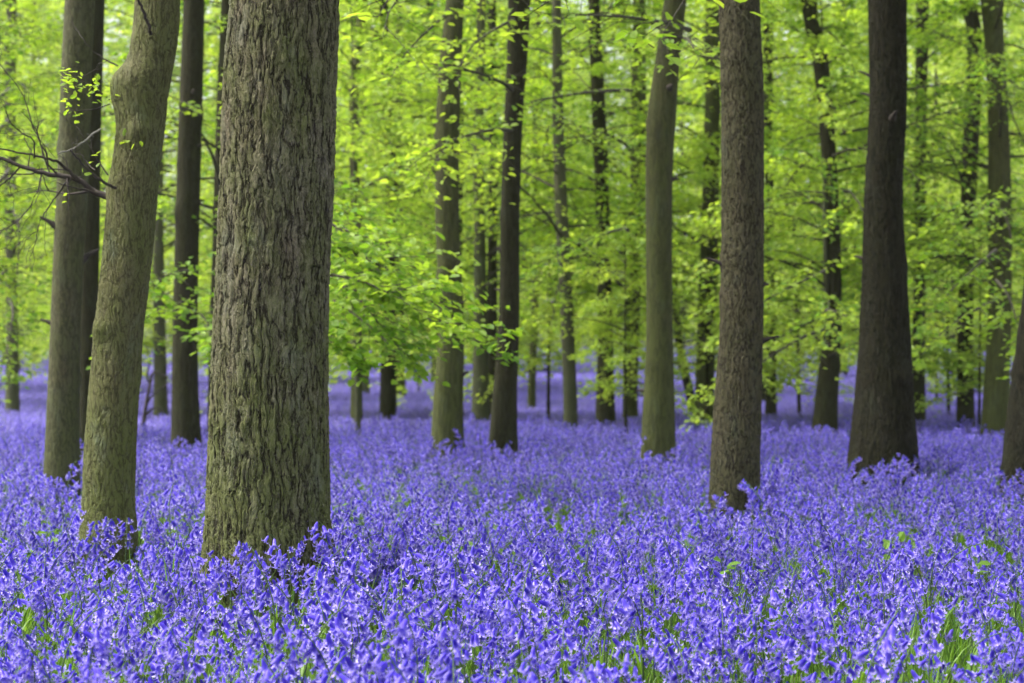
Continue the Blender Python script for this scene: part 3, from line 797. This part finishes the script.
# ------------------------------------------------------------------ ground
gx = np.concatenate([np.linspace(-88, -30, 12), np.linspace(-28, 28, 150), np.linspace(30, 88, 12)])
gy = np.concatenate([np.linspace(-10, 0, 5), np.linspace(1, 60, 170), np.linspace(62, 194, 40)])
GX, GY = np.meshgrid(gx, gy)
GZ = ground(GX, GY)
idx = np.arange(GX.size).reshape(GX.shape)
q = np.stack([idx[:-1, :-1], idx[:-1, 1:], idx[1:, 1:], idx[1:, :-1]], -1).reshape(-1, 4)
sp = Soup(); sp.add(np.stack([GX, GY, GZ], -1), q)
tag(obj('ground', sp.mesh('ground', [M['soil']])), 'leaf mould woodland ground under the flowers', 'ground', kind='structure')


# ------------------------------------------------------------------ bluebells
def bell_geo():
    prof = [(0.0010, 0.0), (0.0030, 0.003), (0.0036, 0.009), (0.0042, 0.0145)]
    v, f, t = [], [], []
    nn = 12
    for k, (r_, z_) in enumerate(prof):
        for i in range(nn):
            a = i / nn * 2 * pi
            rr_ = r_ * (1.0 if i % 2 == 0 else (1 - 0.05 * k))
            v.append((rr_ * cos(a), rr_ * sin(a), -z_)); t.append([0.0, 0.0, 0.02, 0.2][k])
    for k in range(len(prof) - 1):
        for i in range(nn):
            f.append((k * nn + i, k * nn + (i + 1) % nn, (k + 1) * nn + (i + 1) % nn, (k + 1) * nn + i))
    base = 3 * nn
    for i in range(0, nn, 2):     # six recurved tepal tips
        a = i / nn * 2 * pi; w = 0.32
        l0 = base + (i - 1) % nn; l1 = base + i; l2 = base + (i + 1) % nn
        n0 = len(v)
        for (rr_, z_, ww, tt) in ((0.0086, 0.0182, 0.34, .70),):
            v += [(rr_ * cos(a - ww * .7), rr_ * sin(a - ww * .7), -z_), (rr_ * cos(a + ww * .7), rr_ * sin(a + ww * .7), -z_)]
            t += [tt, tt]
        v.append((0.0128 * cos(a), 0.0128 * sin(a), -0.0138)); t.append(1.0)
        f.append((l0, l1, n0 + 1, n0)); f.append((l1, l2, n0 + 1, l1)) if False else f.append((l1, l2, n0 + 1, n0 + 1)) if False else None
        f.append((n0, n0 + 1, n0 + 2, n0 + 2)) if False else None
        tri.append((l1, l2, n0 + 1)); tri.append((n0, n0 + 1, n0 + 2))
    f = [x for x in f if x is not None]
    return np.array(v), np.array(f), np.array(tri[-12:]), np.array(t)


tri = []
BV, BQ, BT, BTI = bell_geo()


def rotm(az, tilt):
    """bell hangs down (-z); tilt it outward towards azimuth az"""
    ca, sa, ct, st = cos(az), sin(az), cos(tilt), sin(tilt)
    Rz = np.array([[ca, -sa, 0], [sa, ca, 0], [0, 0, 1]])
    Ry = np.array([[ct, 0, -st], [0, 1, 0], [st, 0, ct]])
    return Rz @ Ry


def plant_spec(r):
    h = r.uniform(0.24, 0.42)
    nod = r.uniform(0.25, 0.9)
    az = r.uniform(0, 2 * pi)
    n = 12
    pts = [np.zeros(3)]
    ang = r.uniform(-.08, .08)
    for i in range(1, n):
        t = i / (n - 1)
        ang2 = ang + nod * max(0, t - 0.5) ** 1.5 * 5.2
        stp = h / (n - 1)
        pts.append(pts[-1] + stp * np.array([sin(ang2) * cos(az), sin(ang2) * sin(az), cos(ang2)]))
    pts = np.array(pts)
    nb = r.integers(7, 13)
    bells = []
    for k in range(nb):
        t = 1 - k * r.uniform(.036, .052)
        i = t * (n - 1); j = min(int(i), n - 2); p = pts[j] + (pts[j + 1] - pts[j]) * (i - j)
        baz = az + (1 if k % 2 else -1) * r.uniform(.2, 1.5) + (r.uniform(-.5, .5))
        out = r.uniform(.008, .019) * (0.7 + k * .06)
        q = p + np.array([cos(baz) * out, sin(baz) * out, r.uniform(-.004, .004)])
        tilt = r.uniform(.25, 1.15) * (0.8 + 0.03 * k)
        bells.append((p, q, baz, tilt, r.uniform(1.25, 1.7) * (0.8 if k == 0 else 1)))
    leaves = []
    for k in range(r.integers(3, 6)):
        laz = r.uniform(0, 2 * pi); L = r.uniform(.16, .30); arch = r.uniform(.3, 1.3); a0 = r.uniform(.1, .45)
        leaves.append((laz, L, arch, a0, r.uniform(.0028, .0055)))
    return pts, bells, leaves


def stem_geo(pts, bells):
    v, q = tubes(pts[None], np.linspace(.0026, .0013, len(pts))[None], 5)
    vs, qs, n = [v], [q], len(v)
    if bells:
        pp = []
        for p, b, *_ in bells:
            mid = (p + b) / 2 + np.array([0, 0, .003]); pp.append([p, mid, b])
        v2, q2 = tubes(np.array(pp), np.full((len(pp), 3), .0008), 3)
        vs.append(v2); qs.append(q2 + n)
    return np.concatenate(vs), np.concatenate(qs)


def blade_geo(laz, L, arch, a0, w, n=6):
    p = np.zeros(3); v = []
    s = np.array([-sin(laz), cos(laz), 0])
    for i in range(n + 1):
        t = i / n
        ww = w * (1 - t ** 2.2) + .0004
        v += [p - s * ww, p + s * ww]
        a = a0 + arch * t * t
        p = p + L / n * np.array([sin(a) * cos(laz), sin(a) * sin(laz), cos(a)])
    q = [(2 * i, 2 * i + 1, 2 * i + 3, 2 * i + 2) for i in range(n)]
    return np.array(v), np.array(q)


PM = [M['petal'], M['stem'], M['blade']]
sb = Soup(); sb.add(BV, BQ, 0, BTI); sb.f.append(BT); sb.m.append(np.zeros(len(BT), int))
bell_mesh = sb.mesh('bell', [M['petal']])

r = np.random.default_rng(3)
NV = 16
specs = [plant_spec(r) for _ in range(NV)]
near_col = bpy.data.collections.new('bluebell_forms')
near_meshes = []
for k, (pts_, bells, leaves) in enumerate(specs):
    sp = Soup()
    v, q = stem_geo(pts_, bells)
    sp.add(v, q, 1, .5)
    for p, b, baz, tilt, s in bells:
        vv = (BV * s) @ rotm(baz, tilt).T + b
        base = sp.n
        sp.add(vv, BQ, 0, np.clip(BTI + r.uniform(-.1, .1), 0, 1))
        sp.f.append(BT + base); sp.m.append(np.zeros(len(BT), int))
    for lf in leaves:
        v, q = blade_geo(*lf); sp.add(v, q, 2, r.uniform(.2, .9))
    me = sp.mesh('bluebell_form', PM)
    ob_ = bpy.data.objects.new('bluebell_form', me); near_col.objects.link(ob_)
    stem_m = (lambda s: (s.add(*stem_geo(pts_, bells), 0, .5), s.mesh('stem', [M['stem']]))[1])(Soup())
    leaf_ms = []
    for lf in leaves:
        s2 = Soup(); s2.add(*blade_geo(*lf), 0, r.uniform(.2, .9)); leaf_ms.append(s2.mesh('leaf', [M['blade']]))
    near_meshes.append((stem_m, bells, leaf_ms))

# simple far patches of many flowers
far_col = bpy.data.collections.new('bluebell_patches')
for k in range(4):
    sp = Soup()
    for j in range(70):
        ox, oy = r.uniform(-.5, .5, 2)
        h = r.uniform(.22, .38); az = r.uniform(0, 6.28)
        P = np.array([[0, 0, 0], [0, 0, h * .6], [cos(az) * .03, sin(az) * .03, h]]) + [ox, oy, 0]
        v, q = tubes(P[None], np.array([[.003, .0025, .002]]), 3); sp.add(v, q, 1, .5)
        for m in range(9):
            c = P[1] * (m / 10) + P[2] * (1 - m / 10) + np.append(r.normal(0, .013, 2), -.006)
            a = r.uniform(0, 6.28); s = .012
            tv = np.array([[0, 0, .008], [s * .8 * cos(a), s * .8 * sin(a), -s], [s * .8 * cos(a + 2.1), s * .8 * sin(a + 2.1), -s], [s * .8 * cos(a + 4.2), s * .8 * sin(a + 4.2), -s]]) + c
            sp.add(tv, [[0, 1, 2], [0, 2, 3], [0, 3, 1]], 0, [0, r.uniform(0, .9), r.uniform(0, .9), r.uniform(0, .9)])
        if j % 2 == 0:
            for m in range(3):
                v, q = blade_geo(r.uniform(0, 6.28), r.uniform(.12, .24), r.uniform(.3, 1.2), r.uniform(.1, .5), .007, 3)
                sp.add(v + [ox, oy, 0], q, 2, r.uniform(.2, .9))
    ob_ = bpy.data.objects.new('bluebell_patch', sp.mesh('bluebell_patch', PM)); far_col.objects.link(ob_)


def gn_instances(name, P, rot, scl, pick, coll):
    me = bpy.data.meshes.new(name); me.vertices.add(len(P)); me.vertices.foreach_set('co', P.ravel())
    a = me.attributes.new('rot', 'FLOAT_VECTOR', 'POINT'); a.data.foreach_set('vector', rot.ravel())
    a = me.attributes.new('scl', 'FLOAT', 'POINT'); a.data.foreach_set('value', scl)
    a = me.attributes.new('pick', 'INT', 'POINT'); a.data.foreach_set('value', pick.astype(np.int32))
    me.update()
    o = obj(name, me)
    g = bpy.data.node_groups.new(name, 'GeometryNodeTree')
    g.interface.new_socket('Geometry', in_out='INPUT', socket_type='NodeSocketGeometry')
    g.interface.new_socket('Geometry', in_out='OUTPUT', socket_type='NodeSocketGeometry')
    gi = g.nodes.new('NodeGroupInput'); go = g.nodes.new('NodeGroupOutput')
    ip = g.nodes.new('GeometryNodeInstanceOnPoints')
    ci = g.nodes.new('GeometryNodeCollectionInfo'); ci.inputs['Collection'].default_value = coll
    ci.inputs['Separate Children'].default_value = True; ci.inputs['Reset Children'].default_value = True
    def na(n_, t):
        x = g.nodes.new('GeometryNodeInputNamedAttribute'); x.data_type = t; x.inputs[0].default_value = n_
        return x.outputs[0]
    L = g.links.new
    L(gi.outputs[0], ip.inputs['Points']); L(ci.outputs[0], ip.inputs['Instance'])
    ip.inputs['Pick Instance'].default_value = True
    L(na('pick', 'INT'), ip.inputs['Instance Index'])
    L(na('rot', 'FLOAT_VECTOR'), ip.inputs['Rotation'])
    L(na('scl', 'FLOAT'), ip.inputs['Scale'])
    L(ip.outputs[0], go.inputs[0])
    md = o.modifiers.new('instances', 'NODES'); md.node_group = g
    return o


trunks = [(t['loc'][0], t['loc'][1], t['RR'][0] * 0.95) for t in treeinfo.values()]


def scatter(r, d0, d1, dens, margin=1.2, clump=0.35):
    A = []
    n = int((0.262 * (d0 + d1) + 2 * margin) * (d1 - d0) * dens)
    y = r.uniform(d0, d1, n * 2); x = r.uniform(-1, 1, n * 2) * (0.262 * d1 + margin)
    ok = np.abs(x) < 0.262 * y + margin
    gn = np.sin(x * 2.1 + 1.5 * np.sin(y * 1.3)) * np.sin(y * 1.7 + 1.2 * np.sin(x * 1.1)) + .6 * np.sin(x * 5.3 + y * 2) * np.sin(y * 4.7 - x)
    ok &= r.uniform(0, 1, n * 2) > clump * (0.5 + 0.5 * gn)
    ok &= r.uniform(0, 1, n * 2) < n / ok.mean() / (n * 2) if False else True
    for a, b, c in trunks:
        ok &= (x - a) ** 2 + (y - b) ** 2 > c * c
    x, y = x[ok], y[ok]
    return x, y


r = np.random.default_rng(12)
# --- flowers 3.2 to 26 m
x, y = scatter(r, 3.2, 12, 70, clump=.55)
x2, y2 = scatter(r, 12, 26, 60, clump=.4)
x = np.concatenate([x, x2]); y = np.concatenate([y, y2])
nbase = len(x)
for a_, b_, c_ in trunks:                       # thicker growth close round the trunks
    if b_ < 24:
        k = int((c_ + .12) * 2 * pi * .26 * 95)
        an = r.uniform(0, 2 * pi, k); rd_ = c_ * 1.08 + r.uniform(.01, .28, k)
        x = np.append(x, a_ + np.cos(an) * rd_); y = np.append(y, b_ + np.sin(an) * rd_)
h0 = ground(x, y)
pick = r.integers(0, NV, len(x)); rz = r.uniform(0, 2 * pi, len(x)); scl = np.clip(r.normal(.92, .15, len(x)), .62, 1.30)
tilt = r.normal(0, .09, (len(x), 2))
scl[nbase:] *= 1.12
scl *= np.where((np.hypot(x - treeinfo['A']['loc'][0], y - treeinfo['A']['loc'][1]) < .55), 1.12, 1.0) * np.where(y < 8, 1.06, 1.0)
# choose the 300 that show largest: nearest whose head is inside the view
zt = h0 + .31 * scl
sx = 512 + F * x / y; sy = HY + F * (CAMZ - zt) / y
inside = (sx > 4) & (sx < 1020) & (sy < 676)
order = np.argsort(np.where(inside, y, 1e9))[:300]
mask = np.zeros(len(x), bool); mask[order] = True
rest = ~mask
P = np.stack([x, y, h0 - .005], 1)
rot = np.stack([tilt[:, 0], tilt[:, 1], rz], 1)
tag(gn_instances('bluebells', P[rest], rot[rest], scl[rest], pick[rest], near_col),
    'dense violet blue carpet of bluebells spreading between the trunks', 'bluebells', kind='stuff')
for i in order:
    stem_m, bells, leaf_ms = near_meshes[pick[i]]
    root = obj('bluebell', None, loc=P[i], rot=rot[i], scale=(scl[i],) * 3)
    tag(root, 'single nodding violet bluebell in the nearest rows of flowers', 'bluebell', 'nearest bluebells')
    obj('stem', stem_m, root)
    for p, b, baz, tl_, s in bells:
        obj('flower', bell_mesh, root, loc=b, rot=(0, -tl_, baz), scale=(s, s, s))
    for lm_ in leaf_ms:
        obj('leaf', lm_, root)

# --- far patches 25 to 165 m
def patches(r, d0, d1, dens, s):
    x, y = scatter(r, d0, d1, dens, 3, .0)
    return x, y, np.full(len(x), s)
a = [patches(r, 25.5, 45, 1.5, 1.0), patches(r, 45, 80, .9, 1.35), patches(r, 80, 170, .5, 1.7)]
x = np.concatenate([k[0] for k in a]); y = np.concatenate([k[1] for k in a]); s = np.concatenate([k[2] for k in a])
P = np.stack([x, y, ground(x, y) - .01], 1)
rot = np.stack([np.zeros(len(x)), np.zeros(len(x)), r.uniform(0, 6.28, len(x))], 1)
tag(gn_instances('far_bluebells', P, rot, s, r.integers(0, 4, len(x)), far_col),
    'soft blue sheet of distant bluebells under the far trees', 'bluebells', kind='stuff')

# --- extra green blades between the flowers
gcol = bpy.data.collections.new('blade_tufts')
for k in range(4):
    sp = Soup()
    for m in range(12):
        v, q = blade_geo(r.uniform(0, 6.28), r.uniform(.14, .30), r.uniform(.2, 1.2), r.uniform(.02, .40), r.uniform(.0014, .0036))
        sp.add(v + np.append(r.normal(0, .06, 2), 0), q, 0, r.uniform(.2, 1))
    gcol.objects.link(bpy.data.objects.new('tuft', sp.mesh('tuft', [M['blade']])))
x, y = scatter(r, 3.2, 16, 26, clump=.2)
P = np.stack([x, y, ground(x, y) - .005], 1)
rot = np.stack([np.zeros(len(x)), np.zeros(len(x)), r.uniform(0, 6.28, len(x))], 1)
tag(gn_instances('grass', P, rot, r.uniform(.8, 1.2, len(x)), r.integers(0, 4, len(x)), gcol),
    'green strap leaves and grass blades showing between the bluebells', 'grass', kind='stuff')

# --- broad leaved seedlings poking up in the flowers
SEED_L = [((905, 548), 'largest cluster of pale green seedling leaves, right of centre among near bluebells', 14),
          ((975, 565), 'small broad leaved seedling near the right edge of the flowers', 10),
          ((455, 545), 'lone pale green seedling leaf pair below the dark middle trunk', 6),
          ((395, 497), 'tiny green sprig right of the widest trunk among bluebells', 5),
          ((735, 590), 'light green sprout low in the flowers below the brown flaky trunk', 9),
          ((335, 520), 'small bright leaves at the right foot of the widest trunk', 8),
          ((48, 545), 'broad green seedling leaf at the left among near bluebells', 7)]
for (px, py), lab, n in SEED_L:
    d = (CAMZ - .27) * F / (py - HY)
    X = (px - 512) / F * d
    g0 = float(ground(X, d))
    root = obj('seedling', None, loc=(X, d, g0)); tag(root, lab, 'seedling', 'seedlings among the bluebells')
    tops = np.stack([r.normal(0, .05, n), r.normal(0, .05, n), r.uniform(.24, .35, n)], 1)
    sp = Soup()
    leaf_soup(sp, tops, r.normal(0, 1, (n, 3)) * [1, 1, .2], r.normal(0, .35, (n, 3)) + [0, -.3, 1], r.uniform(.035, .06, n), r.uniform(.4, .9, n), width=.4)
    obj('leaves', sp.mesh('leaves', [M['blade']], False), root)
    pl = np.stack([tops * [0.1, 0.1, 0], tops * [.5, .5, .6], tops], 1)
    v, q = tubes(pl, np.full((n, 3), .0016), 4); s2 = Soup(); s2.add(v, q, 0, .4)
    obj('stem', s2.mesh('stem', [M['stem']]), root)

# --- small dead sapling between the leaning tree and the straight dark one
dS = depth_of(428)
def dpx(px, py, dd=0): return px_point(px, py, dS + dd)
b0 = dpx(141, 428); root = obj('dead_sapling', None, loc=b0 * [1, 1, 0] + [0, 0, float(ground(b0[0], b0[1]))])
tag(root, 'small crooked dead sapling with bare forked stems beside the straight dark trunk', 'dead sapling')
o0 = np.array(root.location)
def dsegs(pts, r0):
    P = np.array([dpx(*p) - o0 for p in pts]); tt = np.linspace(0, len(P) - 1, len(P) * 4)
    Q = np.stack([smooth_interp(tt, np.arange(len(P)), P[:, k]) for k in range(3)], 1)
    return (Q, r0, r0 * .35)
sp_ = [dsegs([(141, 450), (143, 428), (146, 405), (150, 385), (154, 372), (168, 378)], .03), dsegs([(143, 425), (147, 414), (155, 408), (165, 412)], .02),
       dsegs([(146, 405), (152, 396), (162, 388), (172, 378)], .014), dsegs([(150, 385), (147, 375), (150, 360), (146, 345)], .014)]
obj('stems', branch_mesh('stems', sp_, M['dead']), root)

# ------------------------------------------------------------------ air
hx, hy0, hy1, hz0, hz1 = 90.0, -12.0, 196.0, -1.5, 46.0
sp = Soup()
sp.add([[sx_ * hx, yy, zz_] for zz_ in (hz0, hz1) for yy in (hy0, hy1) for sx_ in (-1, 1)],
       [[0, 2, 3, 1], [4, 5, 7, 6], [0, 1, 5, 4], [2, 6, 7, 3], [0, 4, 6, 2], [1, 3, 7, 5]])
hm, hnt, hout = nodes('haze')
pv = hnt.nodes.new('ShaderNodeVolumePrincipled'); pv.inputs['Color'].default_value = (.93, .95, .92, 1); pv.inputs['Density'].default_value = HAZE
pv.inputs['Anisotropy'].default_value = 0.3
hnt.links.new(pv.outputs[0], hout.inputs['Volume'])
tag(obj('haze', sp.mesh('haze', [hm], False)), 'thin pale woodland haze between the far trees', 'haze', kind='stuff')

# ------------------------------------------------------------------ camera, light, world
cam = bpy.data.cameras.new('camera'); co = bpy.data.objects.new('camera', cam); col.objects.link(co)
co.location = (0, 0, CAMZ); co.rotation_euler = (R(90), 0, 0)
cam.lens = 70; cam.sensor_width = 36; cam.shift_y = (HY - 341.5) / 1024
cam.clip_start = 0.1; cam.clip_end = 2000
cam.dof.use_dof = True; cam.dof.focus_distance = 6.8; cam.dof.aperture_fstop = 4.5
scene.camera = co

EL = 54     # the sun stands high beyond the wood, to the left
w = bpy.data.worlds.new('World'); scene.world = w; w.use_nodes = True
nt = w.node_tree; nt.nodes.clear()
sky = nt.nodes.new('ShaderNodeTexSky'); sky.sky_type = 'NISHITA'; sky.sun_disc = False
sky.sun_elevation = R(EL); sky.dust_density = 4.0; sky.air_density = 1.0; sky.ozone_density = 1.0
bg = nt.nodes.new('ShaderNodeBackground'); bg.inputs[1].default_value = 0.15
wo = nt.nodes.new('ShaderNodeOutputWorld')
hs = nt.nodes.new('ShaderNodeHueSaturation'); hs.inputs['Saturation'].default_value = 0.35      # thin bright cloud
nt.links.new(sky.outputs[0], hs.inputs['Color']); nt.links.new(hs.outputs[0], bg.inputs[0]); nt.links.new(bg.outputs[0], wo.inputs[0])
sd = np.array([-1.0, 0.12, 0])           # horizontal direction towards the sun
sd = sd / np.linalg.norm(sd) * cos(R(EL)); sd[2] = sin(R(EL))
sky.sun_rotation = math.atan2(sd[0], sd[1])
sl = bpy.data.lights.new('sun', 'SUN'); sl.energy = 2.3; sl.angle = R(18); sl.color = (1.0, 0.95, 0.86)
so = bpy.data.objects.new('sun', sl); col.objects.link(so)
from mathutils import Vector
so.rotation_euler = Vector(-sd).to_track_quat('-Z', 'Y').to_euler()

scene.view_settings.view_transform = 'Standard'; scene.view_settings.look = 'None'
scene.view_settings.exposure = 1.28; scene.view_settings.gamma = 1
scene.render.engine = 'CYCLES'
cy = scene.cycles
cy.max_bounces = 6; cy.diffuse_bounces = 3; cy.transmission_bounces = 4; cy.glossy_bounces = 2; cy.transparent_max_bounces = 4
cy.use_denoising = True
try:
    cy.denoising_input_passes = 'RGB_ALBEDO_NORMAL'; cy.denoising_prefilter = 'ACCURATE'
except Exception: pass
cy.sample_clamp_indirect = 6
cy.use_adaptive_sampling = True; cy.adaptive_threshold = 0.03
